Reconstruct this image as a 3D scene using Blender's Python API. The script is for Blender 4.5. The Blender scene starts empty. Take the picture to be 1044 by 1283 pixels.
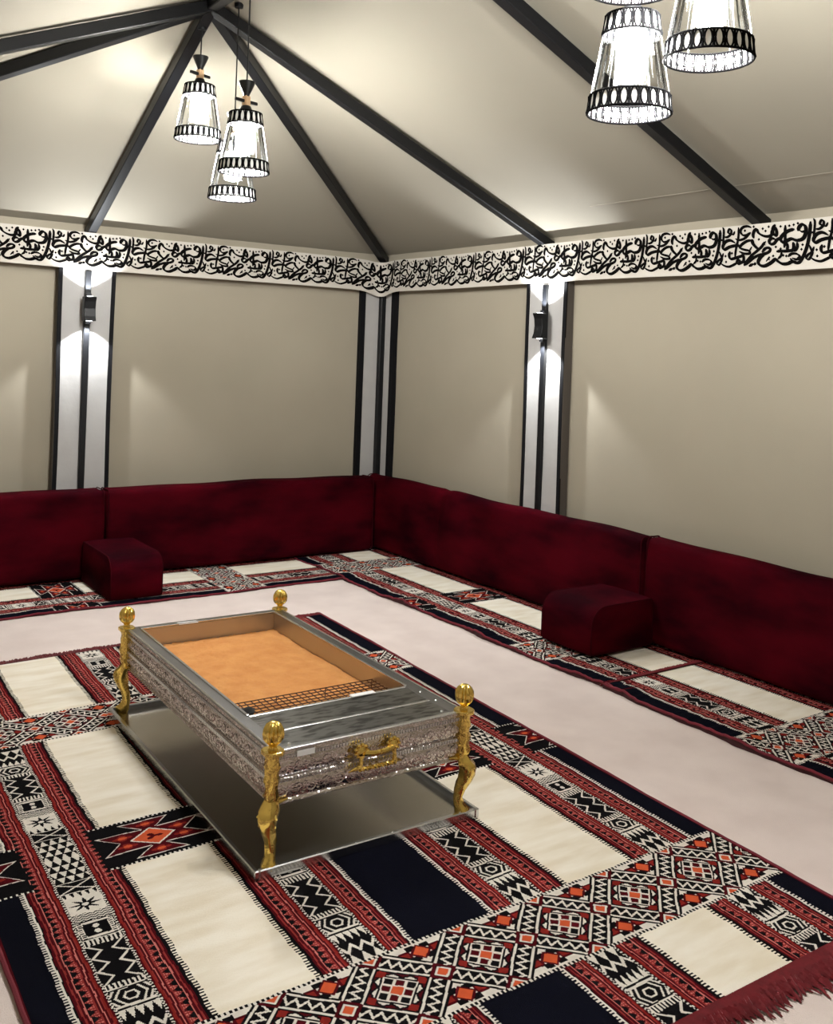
import bpy, bmesh, math, random
import numpy as np
from mathutils import Vector, Matrix
random.seed(7); rng = np.random.default_rng(7)
PI = math.pi
SC = bpy.context.scene
COL = SC.collection

# ------------------------------------------------------------------ camera
FPX, YAW, ROLL, PCY, CAMH = 1220.8, 0.60906, 0.03723, 441.7, 1.5
fw = Vector((math.sin(YAW), math.cos(YAW), 0)); rt = Vector((math.cos(YAW), -math.sin(YAW), 0)); up = Vector((0, 0, 1))
r2 = rt*math.cos(ROLL) + up*math.sin(ROLL); u2 = -rt*math.sin(ROLL) + up*math.cos(ROLL)
cd = bpy.data.cameras.new('camera'); cam = bpy.data.objects.new('camera', cd); COL.objects.link(cam)
M = Matrix(((r2.x, u2.x, -fw.x, 0), (r2.y, u2.y, -fw.y, 0), (r2.z, u2.z, -fw.z, CAMH), (0, 0, 0, 1)))
cam.matrix_world = M
cd.sensor_fit = 'VERTICAL'; cd.sensor_height = 36.0; cd.lens = FPX/1283*36.0
cd.shift_y = -(641.5 - PCY)/1283; cd.clip_start = 0.05
SC.camera = cam
# ------------------------------------------------------------------ world, exposure
w = bpy.data.worlds.new('night'); SC.world = w; w.use_nodes = True
w.node_tree.nodes['Background'].inputs[0].default_value = (0.02, 0.025, 0.04, 1)
w.node_tree.nodes['Background'].inputs[1].default_value = 0.3
vs = SC.view_settings; vs.view_transform = 'Standard'; vs.look = 'None'; vs.gamma = 1; vs.use_curve_mapping = False
vs.exposure = 0.0
BULB = 550.0          # radiance of the pendant bulbs
SCONCE_W = 42.0       # watts of each sconce beam

# ------------------------------------------------------------------ materials
def srgb(r, g, b):
    f = lambda c: (c/12.92 if c <= .04045 else ((c+.055)/1.055)**2.4)
    return (f(r/255), f(g/255), f(b/255), 1)
def mat(name, col, rough=.6, metal=0, bump=0, bscale=200, var=0, vscale=8, sheen=0, spec=None, stretch=None, col2=None, coat=0, detail=4):
    m = bpy.data.materials.new(name); m.use_nodes = True
    nt = m.node_tree; N = nt.nodes; L = nt.links; p = N['Principled BSDF']
    p.inputs['Base Color'].default_value = col; p.inputs['Roughness'].default_value = rough; p.inputs['Metallic'].default_value = metal
    if spec is not None: p.inputs['Specular IOR Level'].default_value = spec
    if coat: p.inputs['Coat Weight'].default_value = coat
    if sheen:
        p.inputs['Sheen Weight'].default_value = sheen; p.inputs['Sheen Roughness'].default_value = .35
    tc = N.new('ShaderNodeTexCoord'); src = tc.outputs['Object']
    if stretch:
        mp = N.new('ShaderNodeMapping'); mp.inputs['Scale'].default_value = stretch; L.new(src, mp.inputs[0]); src = mp.outputs[0]
    if var or col2:
        n = N.new('ShaderNodeTexNoise'); n.inputs['Scale'].default_value = vscale; n.inputs['Detail'].default_value = detail; L.new(src, n.inputs['Vector'])
        cr = N.new('ShaderNodeValToRGB'); cr.color_ramp.elements[0].position = .35; cr.color_ramp.elements[1].position = .65
        c2 = col2 if col2 else tuple(c*(1-var) for c in col[:3])+(1,)
        cr.color_ramp.elements[0].color = c2; cr.color_ramp.elements[1].color = col
        L.new(n.outputs['Fac'], cr.inputs[0]); L.new(cr.outputs[0], p.inputs['Base Color'])
    if bump:
        n2 = N.new('ShaderNodeTexNoise'); n2.inputs['Scale'].default_value = bscale; n2.inputs['Detail'].default_value = 3; L.new(src, n2.inputs['Vector'])
        b = N.new('ShaderNodeBump'); b.inputs['Strength'].default_value = bump; b.inputs['Distance'].default_value = .004
        L.new(n2.outputs['Fac'], b.inputs['Height']); L.new(b.outputs[0], p.inputs['Normal'])
    return m
def emis(name, col, s):
    m = bpy.data.materials.new(name); m.use_nodes = True; nt = m.node_tree; nt.nodes.clear()
    e = nt.nodes.new('ShaderNodeEmission'); e.inputs[0].default_value = col; e.inputs[1].default_value = s
    o = nt.nodes.new('ShaderNodeOutputMaterial'); nt.links.new(e.outputs[0], o.inputs[0]); return m
MT = {}
MT['wall'] = mat('tent_fabric_beige', srgb(150, 142, 126), .9, bump=.15, bscale=260, var=.05, vscale=2)
MT['roof'] = mat('tent_fabric_roof', srgb(138, 132, 119), .9, bump=.1, bscale=220, var=.04, vscale=1.5)
MT['white_cloth'] = mat('white_column_cloth', srgb(164, 162, 160), .85, bump=.35, bscale=26, var=.05, vscale=9)
MT['band_cloth'] = mat('white_band_cloth', srgb(186, 180, 171), .85, bump=.2, bscale=60, var=.03)
MT['ink'] = mat('black_print', srgb(8, 7, 7), .9, spec=.04)
MT['black_trim'] = mat('black_webbing', srgb(12, 12, 15), .7, spec=.15, bump=.2, bscale=300)
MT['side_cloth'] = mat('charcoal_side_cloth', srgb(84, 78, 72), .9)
MT['black_steel'] = mat('black_painted_steel', srgb(11, 12, 15), .42, spec=.3)
MT['carpet'] = mat('pale_pink_carpet', srgb(222, 208, 202), .95, bump=.8, bscale=420, col2=srgb(211, 196, 190), vscale=4.5, sheen=.2, detail=7)
MT['velvet'] = mat('burgundy_velvet', srgb(70, 4, 15), .8, bump=.25, bscale=500, col2=srgb(32, 1, 7), vscale=2.0, stretch=(1, 1, 2.6), spec=.02, detail=6)
MT['velvet_piping'] = mat('burgundy_piping', srgb(50, 3, 11), .9, spec=.05)
MT['gold'] = mat('polished_gold', srgb(236, 204, 112), .2, 1, bump=.35, bscale=90)
MT['sand'] = mat('orange_sand', srgb(212, 150, 86), .95, bump=1.0, bscale=330, col2=srgb(200, 134, 72), vscale=14, detail=8)
MT['steel'] = mat('brushed_steel', srgb(186, 184, 180), .38, 1, bump=.04, bscale=60, stretch=(1, 14, 1))
MT['tray_steel'] = mat('tray_steel', srgb(190, 186, 178), .2, .95, var=.08, vscale=3)
MT['rim_steel'] = mat('bright_rim_steel', srgb(214, 216, 218), .24, 1)
MT['flange_steel'] = mat('dull_flange_steel', srgb(150, 150, 150), .3, 1, var=.15, vscale=12, stretch=(1, .3, 1))
MT['bronze'] = mat('oiled_iron_wire', srgb(66, 40, 24), .5, .7)
MT['coal'] = mat('charcoal', srgb(22, 20, 20), .9, bump=.8, bscale=60)
MT['tape'] = mat('white_sticker', srgb(226, 226, 226), .5)
MT['wood'] = mat('pale_wood', srgb(214, 178, 138), .6, var=.2, vscale=30)
MT['bulb'] = emis('glowing_bulb', (1, .985, .96, 1), BULB)
MT['led'] = emis('sconce_led', (.95, .98, 1, 1), 25)
MT['filigree'] = mat('black_filigree', srgb(7, 7, 8), .9, spec=.05)
MT['shade_white'] = mat('white_lamp_enamel', srgb(235, 235, 232), .4)
# stained top plate
def plate_mat():
    m = mat('stained_steel_plate', srgb(150, 150, 146), .3, 1)
    nt = m.node_tree; N = nt.nodes; L = nt.links; p = N['Principled BSDF']; tc = N.new('ShaderNodeTexCoord')
    mp = N.new('ShaderNodeMapping'); mp.inputs['Scale'].default_value = (6, 22, 1); L.new(tc.outputs['Object'], mp.inputs[0])
    n = N.new('ShaderNodeTexNoise'); n.inputs['Scale'].default_value = 2.6; n.inputs['Detail'].default_value = 8; L.new(mp.outputs[0], n.inputs['Vector'])
    cr = N.new('ShaderNodeValToRGB'); cr.color_ramp.elements[0].position = .40; cr.color_ramp.elements[1].position = .52
    cr.color_ramp.elements[0].color = srgb(84, 83, 80); cr.color_ramp.elements[1].color = srgb(138, 138, 134)
    L.new(n.outputs['Fac'], cr.inputs[0]); L.new(cr.outputs[0], p.inputs['Base Color'])
    return m
MT['plate'] = plate_mat()
def emboss_mat():
    m = mat('embossed_silver', srgb(206, 198, 196), .13, 1)
    nt = m.node_tree; N = nt.nodes; L = nt.links; p = N['Principled BSDF']; tc = N.new('ShaderNodeTexCoord')
    v = N.new('ShaderNodeTexVoronoi'); v.feature = 'SMOOTH_F1'; v.inputs['Scale'].default_value = 34
    nz = N.new('ShaderNodeTexNoise'); nz.inputs['Scale'].default_value = 18; L.new(tc.outputs['Object'], nz.inputs['Vector'])
    mx = N.new('ShaderNodeMixRGB'); mx.blend_type = 'LINEAR_LIGHT'; mx.inputs[0].default_value = .05
    L.new(tc.outputs['Object'], mx.inputs[1]); L.new(nz.outputs['Color'], mx.inputs[2]); L.new(mx.outputs[0], v.inputs['Vector'])
    wv = N.new('ShaderNodeTexWave'); wv.wave_type = 'RINGS'; wv.inputs['Scale'].default_value = 16; wv.inputs['Distortion'].default_value = 14; wv.inputs['Detail'].default_value = 2; wv.inputs['Detail Scale'].default_value = 3
    L.new(mx.outputs[0], wv.inputs['Vector'])
    ad = N.new('ShaderNodeMath'); ad.operation = 'ADD'; L.new(v.outputs['Distance'], ad.inputs[0]); L.new(wv.outputs['Fac'], ad.inputs[1])
    b = N.new('ShaderNodeBump'); b.inputs['Strength'].default_value = .22; b.inputs['Distance'].default_value = .006
    L.new(ad.outputs[0], b.inputs['Height']); L.new(b.outputs[0], p.inputs['Normal'])
    return m
MT['emboss'] = emboss_mat()
def glass_mat():
    m = bpy.data.materials.new('clear_shade_glass'); m.use_nodes = True; nt = m.node_tree; N = nt.nodes; L = nt.links; N.clear()
    t = N.new('ShaderNodeBsdfTransparent'); t.inputs[0].default_value = (.95, .96, .95, 1)
    g = N.new('ShaderNodeBsdfGlossy'); g.inputs['Roughness'].default_value = .03; g.inputs[0].default_value = (.9, .9, .9, 1)
    fr = N.new('ShaderNodeFresnel'); fr.inputs[0].default_value = 1.22
    mx = N.new('ShaderNodeMixShader'); o = N.new('ShaderNodeOutputMaterial')
    L.new(fr.outputs[0], mx.inputs[0]); L.new(t.outputs[0], mx.inputs[1]); L.new(g.outputs[0], mx.inputs[2]); L.new(mx.outputs[0], o.inputs[0])
    return m
MT['glass'] = glass_mat()
# rug yarns (palette order matters)
def yarn(n, c, var=.12): return mat('yarn_'+n, c, .95, bump=.6, bscale=500, var=var, vscale=60, spec=.03)
YARN = [yarn('navy', srgb(8, 9, 18)), mat('yarn_cream', srgb(230, 224, 210), .95, bump=.6, bscale=350, col2=srgb(216, 206, 185), vscale=9, stretch=(.5, 2, 1), detail=7),
        yarn('maroon', srgb(68, 9, 16)), yarn('salmon', srgb(130, 46, 44)), yarn('orange', srgb(192, 84, 50)),
        yarn('white', srgb(214, 208, 198)), yarn('black', srgb(12, 11, 13)), yarn('pink', srgb(190, 112, 104)), yarn('red_orange', srgb(120, 33, 28))]
MT['fringe'] = mat('dark_red_fringe', srgb(104, 12, 22), .95, var=.3, vscale=40, sheen=.2)
MT['binding'] = mat('magenta_red_binding', srgb(100, 14, 32), .9, bump=.5, bscale=300)
MT['backing'] = mat('dark_rug_backing', srgb(58, 24, 26), .95)

# ------------------------------------------------------------------ builders
class MB:
    def __init__(s): s.v = []; s.f = []
    def add(s, V, Fs):
        o = len(s.v); s.v += [tuple(p) for p in V]; s.f += [tuple(i+o for i in f) for f in Fs]; return s
    def box(s, x0, x1, y0, y1, z0, z1):
        return s.add([(x0,y0,z0),(x1,y0,z0),(x1,y1,z0),(x0,y1,z0),(x0,y0,z1),(x1,y0,z1),(x1,y1,z1),(x0,y1,z1)],
                     [(0,3,2,1),(4,5,6,7),(0,1,5,4),(1,2,6,5),(2,3,7,6),(3,0,4,7)])
    def bar(s, a, b, wd, ht, upv=(0,0,1)):          # rectangular bar from a to b, its top face through the axis a-b
        a = Vector(a); b = Vector(b); d = (b-a).normalized(); sd = d.cross(Vector(upv)).normalized(); n = sd.cross(d).normalized()
        P = []
        for q in (a, b):
            for (i, j) in ((-.5,-1),(.5,-1),(.5,0),(-.5,0)): P.append(q+sd*wd*i+n*ht*j)
        return s.add(P, [(3,2,1,0),(4,5,6,7),(0,1,5,4),(1,2,6,5),(2,3,7,6),(3,0,4,7)])
    def tube(s, pts, r, n=8, closed=False, flat=1.0):
        pts = [Vector(p) for p in pts]; k = len(pts); rs = r if isinstance(r, (list, tuple)) else [r]*k
        V = []; pn = None
        for i, p in enumerate(pts):
            if closed: d = pts[(i+1) % k]-pts[i-1]
            else: d = pts[min(i+1, k-1)]-pts[max(i-1, 0)]
            d.normalize()
            if pn is None:
                a = Vector((0,0,1)) if abs(d.z) < .9 else Vector((1,0,0)); pn = d.cross(a).normalized()
            pn = (pn-d*pn.dot(d)).normalized(); bn = d.cross(pn)
            for j in range(n):
                t = 2*PI*j/n; V.append(p+pn*math.cos(t)*rs[i]+bn*math.sin(t)*rs[i]*flat)
        Fs = []
        for i in range(k if closed else k-1):
            for j in range(n):
                a = i*n+j; b = i*n+(j+1) % n; c = ((i+1) % k)*n+(j+1) % n; d = ((i+1) % k)*n+j; Fs.append((a, b, c, d))
        if not closed: Fs += [tuple(range(n))[::-1], tuple(range((k-1)*n, k*n))]
        return s.add(V, Fs)
    def lathe(s, prof, n=24, c=(0,0,0), lobes=0, amp=0, closed_ends=True):
        V = []
        for (r, z) in prof:
            for j in range(n):
                t = 2*PI*j/n; rr = r*(1+amp*math.cos(lobes*t)) if lobes else r
                V.append((c[0]+rr*math.cos(t), c[1]+rr*math.sin(t), c[2]+z))
        Fs = []
        for i in range(len(prof)-1):
            for j in range(n): Fs.append((i*n+j, i*n+(j+1) % n, (i+1)*n+(j+1) % n, (i+1)*n+j))
        if closed_ends: Fs += [tuple(range(n))[::-1], tuple(range((len(prof)-1)*n, len(prof)*n))]
        return s.add(V, Fs)
    def prism(s, poly, axis, a, b):      # poly of (u,v); extruded along axis 0/1/2 from a to b
        k = len(poly); V = []
        for q in (a, b):
            for (u, v) in poly:
                V.append({0: (q, u, v), 1: (u, q, v), 2: (u, v, q)}[axis])
        return s.add(V, [tuple(range(k))[::-1], tuple(range(k, 2*k))]+[(i, (i+1) % k, k+(i+1) % k, k+i) for i in range(k)])
    def build(s, name, m, parent=None, smooth=False, bevel=0, seg=2):
        me = bpy.data.meshes.new(name); me.from_pydata(s.v, [], s.f)
        bm = bmesh.new(); bm.from_mesh(me)
        if bevel: bmesh.ops.bevel(bm, geom=list(bm.edges), offset=bevel, segments=seg, affect='EDGES', clamp_overlap=True)
        bmesh.ops.recalc_face_normals(bm, faces=bm.faces); bm.to_mesh(me); bm.free()
        return link(name, me, m, parent, smooth)
def link(name, me, m, parent=None, smooth=False):
    for mm in (m if isinstance(m, list) else [m]): me.materials.append(MT[mm] if isinstance(mm, str) else mm)
    if smooth:
        me.polygons.foreach_set('use_smooth', [True]*len(me.polygons))
        try: me.set_sharp_from_angle(angle=math.radians(42))
        except Exception: pass
    o = bpy.data.objects.new(name, me); COL.objects.link(o); o.parent = parent; return o
def tag(o, label, cat, group=None, kind=None):
    if label: o['label'] = label
    if cat: o['category'] = cat
    if group: o['group'] = group
    if kind: o['kind'] = kind
    return o
def thing(name, label, cat, loc=(0,0,0), rz=0, group=None):
    o = bpy.data.objects.new(name, None); COL.objects.link(o); o.location = loc; o.rotation_euler = (0,0,rz); o.empty_display_size = .1
    return tag(o, label, cat, group)
def struct(o): o['kind'] = 'structure'; return o
def copy_tree(o, parent=None):
    c = o.copy(); COL.objects.link(c); c.parent = parent
    for ch in list(o.children): copy_tree(ch, c)
    return c
def grid_mesh(name, X, Y, Z):          # arrays [rows, cols]
    r, c = X.shape; me = bpy.data.meshes.new(name)
    co = np.stack([X, Y, Z], -1).reshape(-1).astype(np.float32)
    i = np.arange((r-1)*(c-1)); a = (i//(c-1))*c+i % (c-1)
    q = np.stack([a, a+1, a+c+1, a+c], -1).reshape(-1).astype(np.int32)
    me.vertices.add(r*c); me.vertices.foreach_set('co', co)
    me.loops.add(len(q)); me.loops.foreach_set('vertex_index', q)
    me.polygons.add(len(i)); me.polygons.foreach_set('loop_start', np.arange(0, len(q), 4, dtype=np.int32))
    me.update(calc_edges=True); return me
def sm(x, seed, k=5):        # smooth pseudo noise on arrays, range about -1..1
    r = np.random.default_rng(seed); y = 0
    for i in range(k): y = y+np.sin(x*(2.1**i)*r.uniform(.8, 1.2)+r.uniform(0, 6.3))/(1.6**i)
    return y/2.2
def rbox(hx, hy, hz, r, nx, ny, nz, fn=None):     # dense rounded box centred at the origin; fn displaces vertices
    def ax(h, n):
        e = np.array([0, .15, .4, .7, 1.0])*r
        return np.concatenate([-h+e, np.linspace(-h+r, h-r, max(n, 2))[1:-1], (h-e)[::-1]])
    A = [ax(hx, nx), ax(hy, ny), ax(hz, nz)]; H = (hx, hy, hz); bm = bmesh.new()
    for d in range(3):
        u, v = [i for i in range(3) if i != d]
        for sgn in (-1, 1):
            g = []
            for a in A[u]:
                row = []
                for b in A[v]:
                    p = [0, 0, 0]; p[d] = sgn*H[d]; p[u] = a; p[v] = b
                    q = Vector([max(-H[i]+r, min(H[i]-r, p[i])) for i in range(3)]); dd = Vector(p)-q
                    if dd.length > 1e-9: dd.normalize()
                    row.append(bm.verts.new(q+dd*r))
                g.append(row)
            for i in range(len(g)-1):
                for j in range(len(g[0])-1):
                    f = (g[i][j], g[i+1][j], g[i+1][j+1], g[i][j+1]); bm.faces.new(f)
    bmesh.ops.remove_doubles(bm, verts=bm.verts, dist=1e-5)
    if fn:
        for v in bm.verts: v.co = Vector(fn(v.co.x, v.co.y, v.co.z))
    bmesh.ops.recalc_face_normals(bm, faces=bm.faces)
    me = bpy.data.meshes.new('m'); bm.to_mesh(me); bm.free(); return me

# ================================================================== THE TENT
X0, X1, Y0, Y1 = -.45, 4.13, -.46, 6.38         # walls
EAVE, RIDGE, RX = 2.235, 3.19, 1.84              # roof
RY = (4.5, 1.42)
PROT = .06                                       # how far the column covers stand off the wall
struct(MB().box(X0-.1, X1+.1, Y0-.1, Y1+.1, -.1, 0).build('floor', 'carpet'))
def wall_sheet(name, a, b, inward, seed):
    n, mz = 90, 26
    t = np.linspace(0, 1, n)[None, :].repeat(mz, 0); z = np.linspace(0, EAVE+.02, mz)[:, None].repeat(n, 1)
    d = (.006*sm(t*14, seed)+.004*sm(z*3+t*5, seed+1))
    X = a[0]+(b[0]-a[0])*t+inward[0]*d; Y = a[1]+(b[1]-a[1])*t+inward[1]*d
    me = grid_mesh(name, X, Y, z); o = link(name, me, 'wall', None, True); return struct(o)
wall_sheet('wall_end', (X0, Y1), (X1, Y1), (0, -1), 1)
wall_sheet('wall_right', (X1, Y1), (X1, Y0), (-1, 0), 2)
wall_sheet('wall_left', (X0, Y0), (X0, Y1), (1, 0), 3)
wall_sheet('wall_front', (X1, Y0), (X0, Y0), (0, 1), 4)
# roof: hipped, gently sagging panels between the beams
def tri_panel(mb, A, B, Cc, sag=.015, n=14):
    A, B, Cc = Vector(A), Vector(B), Vector(Cc); V = []; idx = {}
    nrm = (B-A).cross(Cc-A).normalized()
    if nrm.z < 0: nrm = -nrm
    for i in range(n+1):
        for j in range(n+1-i):
            a, b = i/n, j/n; c = 1-a-b; idx[i, j] = len(V); V.append(A*c+B*a+Cc*b-nrm*sag*27*a*b*c*.5)
    F = []
    for i in range(n):
        for j in range(n-i):
            F.append((idx[i, j], idx[i+1, j], idx[i, j+1]))
            if i+j < n-1: F.append((idx[i+1, j], idx[i+1, j+1], idx[i, j+1]))
    mb.add(V, F)
P1, P2 = (RX, RY[0], RIDGE), (RX, RY[1], RIDGE)
mb = MB()
xa, xb, ya, yb = X0-.02, X1+.02, Y0-.02, Y1+.02
tri_panel(mb, (xa, yb, EAVE), (RX, yb, EAVE), P1); tri_panel(mb, (RX, yb, EAVE), (xb, yb, EAVE), P1)
tri_panel(mb, (xa, ya, EAVE), (RX, ya, EAVE), P2); tri_panel(mb, (RX, ya, EAVE), (xb, ya, EAVE), P2)
for xs in (xa, xb):
    tri_panel(mb, (xs, yb, EAVE), (xs, RY[0], EAVE), P1); tri_panel(mb, (xs, ya, EAVE), (xs, RY[1], EAVE), P2)
    ys = [RY[0], 2.96, RY[1]]
    for i in range(2): mb.add([(xs, ys[i], EAVE), (xs, ys[i+1], EAVE), (RX, ys[i+1], RIDGE), (RX, ys[i], RIDGE)], [(0, 1, 2, 3)])
struct(mb.build('ceiling', 'roof', None, True))
# stitched seam across the right roof slope
a = .12; sx = X1+(RX-X1)*a; sz = EAVE+(RIDGE-EAVE)*a-.004
sm_o = MB().tube([(sx, 3.9, sz), (sx, 3.2, sz), (sx, 2.2, sz), (sx, 1.5, sz)], .0012, 6).build('trim_1', 'roof'); struct(sm_o)
# roof beams
BEAMS = [(P1, (RX, Y1-.01, EAVE), 'black steel roof beam from the ridge end to the sconce column on the end wall'),
         (P1, (X1-.01, Y1-.01, EAVE), 'black steel hip beam running down to the corner where the two banded walls meet'),
         (P1, (X1-.01, RY[0], EAVE), 'black steel roof beam down to the sconce column on the long wall'),
         ((RX, 2.96, RIDGE), (X1-.01, 2.96, EAVE), 'black steel roof beam from mid ridge to the long wall, without a sconce column below'),
         (P1, (X0+.01, Y1-.01, EAVE), 'black steel hip beam from the ridge end away from the long cushioned wall'),
         (P1, (X0+.01, RY[0], EAVE), 'black steel roof beam from the ridge end square across to the opposite wall'),
         ((RX, 2.96, RIDGE), (X0+.01, 2.96, EAVE), 'black steel roof beam crossing to the opposite wall from mid ridge'),
         (P1, P2, 'black steel ridge beam along the top of the tent')]
for a, b, l in BEAMS:
    a = Vector(a)-Vector((0, 0, .012)); b = Vector(b)-Vector((0, 0, .012)); b = b+(b-a).normalized()*(.07 if b.z < RIDGE-.3 else 0)
    tag(MB().bar(a, b, .058, .058).build('roof_beam', 'black_steel', None, bevel=.004, seg=1), l, 'beam', 'black steel tent frame beams')

# column covers (white cloth with black edges, black pole down the middle)
def column(loc, rz, label, cz=(0, 0)):
    # local: x along the wall, -y into the room, wall plane at y=0
    t = thing('column_cover', label, 'column', loc, rz, 'white column covers with black edging'); hw = .165; zt = 2.0
    n = 40; zz = np.linspace(.0, zt, n)[:, None].repeat(13, 1); xx = np.linspace(-hw+.01, hw-.01, 13)[None, :].repeat(n, 0)
    yy = -PROT+.006*np.sin(zz*9+xx*8)*np.cos(xx*30)*.5+.002
    link('cloth_panel', grid_mesh('cloth', xx, yy, zz), 'white_cloth', t, True)
    for s in (-1, 1):
        x0 = s*hw
        pts = np.linspace(0, zt, 12)
        mb = MB()
        V = []; F = []
        for k, z in enumerate(pts):
            wob = .004*math.sin(z*3.1+s)
            for (dx, dy) in ((-.013, -.004), (.013, -.004), (.013, .006), (-.013, .006)): V.append((x0+dx+wob, -PROT+dy, z))
        for k in range(11):
            for j in range(4): F.append((k*4+j, k*4+(j+1) % 4, k*4+4+(j+1) % 4, k*4+4+j))
        F += [(3, 2, 1, 0), (44, 45, 46, 47)]
        mb.add(V, F); mb.build('edge_trim', 'black_trim', t)
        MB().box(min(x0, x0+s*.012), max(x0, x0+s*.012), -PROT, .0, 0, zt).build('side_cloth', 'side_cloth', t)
    MB().box(-.019, .019, -PROT-.022, -PROT+.004, 0, 1.945).build('pole', 'black_steel', t, bevel=.003, seg=1)
    return t
column((1.826, Y1, 0), 0, 'white cloth column cover with black edges and a sconce, on the end wall')
column((X1, 4.46, 0), -PI/2, 'white cloth column cover with black edges and a sconce, on the long wall')
column((X1, 1.42, 0), -PI/2, 'white cloth column cover with black edges further along the long wall')
# corner cover
t = thing('corner_cover', 'white cloth corner cover with black edging and a black pole in the corner', 'column', (X1, Y1, 0), 0)
MB().box(-.20, -.03, -.035, -.025, 0, 2.0).build('cloth_panel', 'white_cloth', t)
MB().box(-.035, -.025, -.16, -.03, 0, 2.0).build('cloth_panel', 'white_cloth', t)
MB().box(-.235, -.197, -.04, -.0, 0, 2.0).build('edge_trim', 'black_trim', t)
MB().box(-.04, -.0, -.205, -.158, 0, 2.0).build('edge_trim', 'black_trim', t)
MB().box(-.075, -.02, -.075, -.02, 0, 2.0).build('pole', 'black_steel', t, bevel=.004, seg=1)

# calligraphy band -------------------------------------------------
BX, BY, BZ0, BZ1 = 4.045, 6.30, 1.955, 2.19
CR = .07                                              # corner radius
LL = BX-CR; ARC = CR*PI/2
def band_pt(s, z, off=0):
    """s: path length, 0 at X=0 on the end wall, runs to the corner then along the long wall"""
    if s <= LL: p = (s, BY); n = (0, -1)
    elif s <= LL+ARC:
        a = (s-LL)/CR; p = (LL+CR*math.sin(a), BY-CR+CR*math.cos(a)); n = (-math.sin(a), -math.cos(a))
    else: p = (BX, BY-CR-(s-LL-ARC)); n = (-1, 0)
    dc = (s-LL-ARC/2); sag = .034*math.exp(-(dc/.11)**2)
    k = (z-BZ0)/(BZ1-BZ0)
    z2 = z-sag*(1.15-.75*k)+.004*math.sin(s*2.3)
    o = off+.004*math.sin(s*5.2)*(1-k)
    return (p[0]+n[0]*o, p[1]+n[1]*o, z2)
SEND = LL+ARC+BY-CR-(Y0+.05)
ss = np.concatenate([np.linspace(X0+.16, LL-.3, 40)[:-1], np.linspace(LL-.3, LL+ARC+.3, 50)[:-1], np.linspace(LL+ARC+.3, SEND, 60)])
band = thing('calligraphy_band', 'white cloth band printed with black Arabic calligraphy along the top of the walls', 'banner', (0, 0, 0))
mb = MB(); V = []; F = []
zs = np.linspace(BZ0, BZ1, 7)
for off in (0, -.008):
    base = len(V)
    for s in ss:
        for z in zs: V.append(band_pt(s, z, off))
    for i in range(len(ss)-1):
        for j in range(6):
            a = base+i*7+j; F.append((a, a+7, a+8, a+1) if off == 0 else (a, a+1, a+8, a+7))
nn = len(ss)*7
for i in range(len(ss)-1):
    for j in (0, 6): a = i*7+j; F.append((a, a+7, a+7+nn, a+nn))
mb.add(V, F); mb.build('cloth', 'band_cloth', band, True)
# one repeat of the script as pen strokes (traced on a grid; x 105..940 is one repeat, y downward)
STR = [([(940,35),(940,100),(933,180),(918,260),(893,335),(860,388),(815,388),(778,352)],1.1),
 ([(758,338),(790,314),(832,314),(860,336),(838,362),(795,350)],.95),
 ([(850,392),(800,382),(760,398),(715,400),(675,380),(648,360),(610,388),(555,416),(510,410),(490,380),(512,338),(556,300)],1.25),
 ([(520,300),(552,264),(592,262),(590,290),(548,312),(500,320),(445,345),(400,380),(352,412)],1.0),
 ([(838,118),(846,82),(872,62),(900,84),(903,140),(882,184),(832,198),(782,184),(742,200),(706,212),(686,190)],1.25),
 ([(848,110),(872,124),(896,116)],.8),
 ([(686,205),(690,168),(728,128),(770,108),(806,102)],1.2),
 ([(722,62),(724,130),(728,205),(722,262)],1.0),
 ([(690,172),(655,190),(628,222),(596,226),(584,198),(606,178),(640,186)],1.1),
 ([(632,56),(612,92),(616,132),(642,154),(648,122),(630,84),(606,118),(600,150),(560,160),(516,150),(480,128),(462,98),(440,110),(430,146),(440,176)],1.1),
 ([(420,182),(432,220),(462,252),(492,272)],1.35),
 ([(540,206),(518,246),(478,282),(424,326),(376,380),(352,412)],.95),
 ([(412,82),(372,70),(328,80),(308,112),(330,146),(372,146),(408,124)],.95),
 ([(286,78),(290,140),(284,200),(270,268),(262,345)],.85),
 ([(400,130),(352,174),(300,190),(258,178)],.9),
 ([(262,222),(292,236),(250,240),(200,252),(156,272),(138,248),(160,208),(208,192),(262,216)],1.15),
 ([(128,78),(142,104),(142,160),(136,240)],.8),
 ([(98,196),(124,190),(140,200)],.8),
 ([(212,136),(186,124),(196,96),(216,104),(214,136),(184,162),(150,164)],.85),
 ([(214,136),(238,140),(252,112)],.7),
 ([(424,192),(372,200),(322,232),(310,258),(352,274),(396,284),(402,306),(352,308),(300,288)],1.0),
 ([(212,288),(204,326),(222,354),(268,346),(318,332),(344,326),(348,372),(322,388),(296,396),(284,378),(304,364),(322,384)],1.05),
 ([(104,290),(122,330),(134,356),(108,404),(84,396),(96,370),(128,346),(146,304)],.8),
 ([(120,392),(160,414),(206,422),(250,406),(290,386)],.9),
 ([(652,292),(690,288),(730,290),(772,286),(800,280),(806,246),(796,212)],1.15),
 ([(832,212),(838,252),(822,282),(796,284)],1.0),
 ([(740,212),(752,250),(746,286)],1.0),
 ([(700,292),(696,330),(668,356)],.8),
 ([(400,418),(446,398)],1.1), ([(448,408),(470,388)],1.0),
 ([(530,238),(552,200)],.6), ([(522,222),(552,236)],.6), ([(562,378),(596,336)],.6), ([(396,292),(424,246)],.6), ([(570,352),(600,368)],.6)]
DOT = [(350,108),(486,185),(231,305),(168,330),(175,380),(646,252),(680,75),(758,70),(796,62),(832,50),(518,92),(545,112),(572,76),(882,236),(874,276),(716,326),(744,332),(588,346),(626,330),(432,74),(690,268)]
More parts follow.
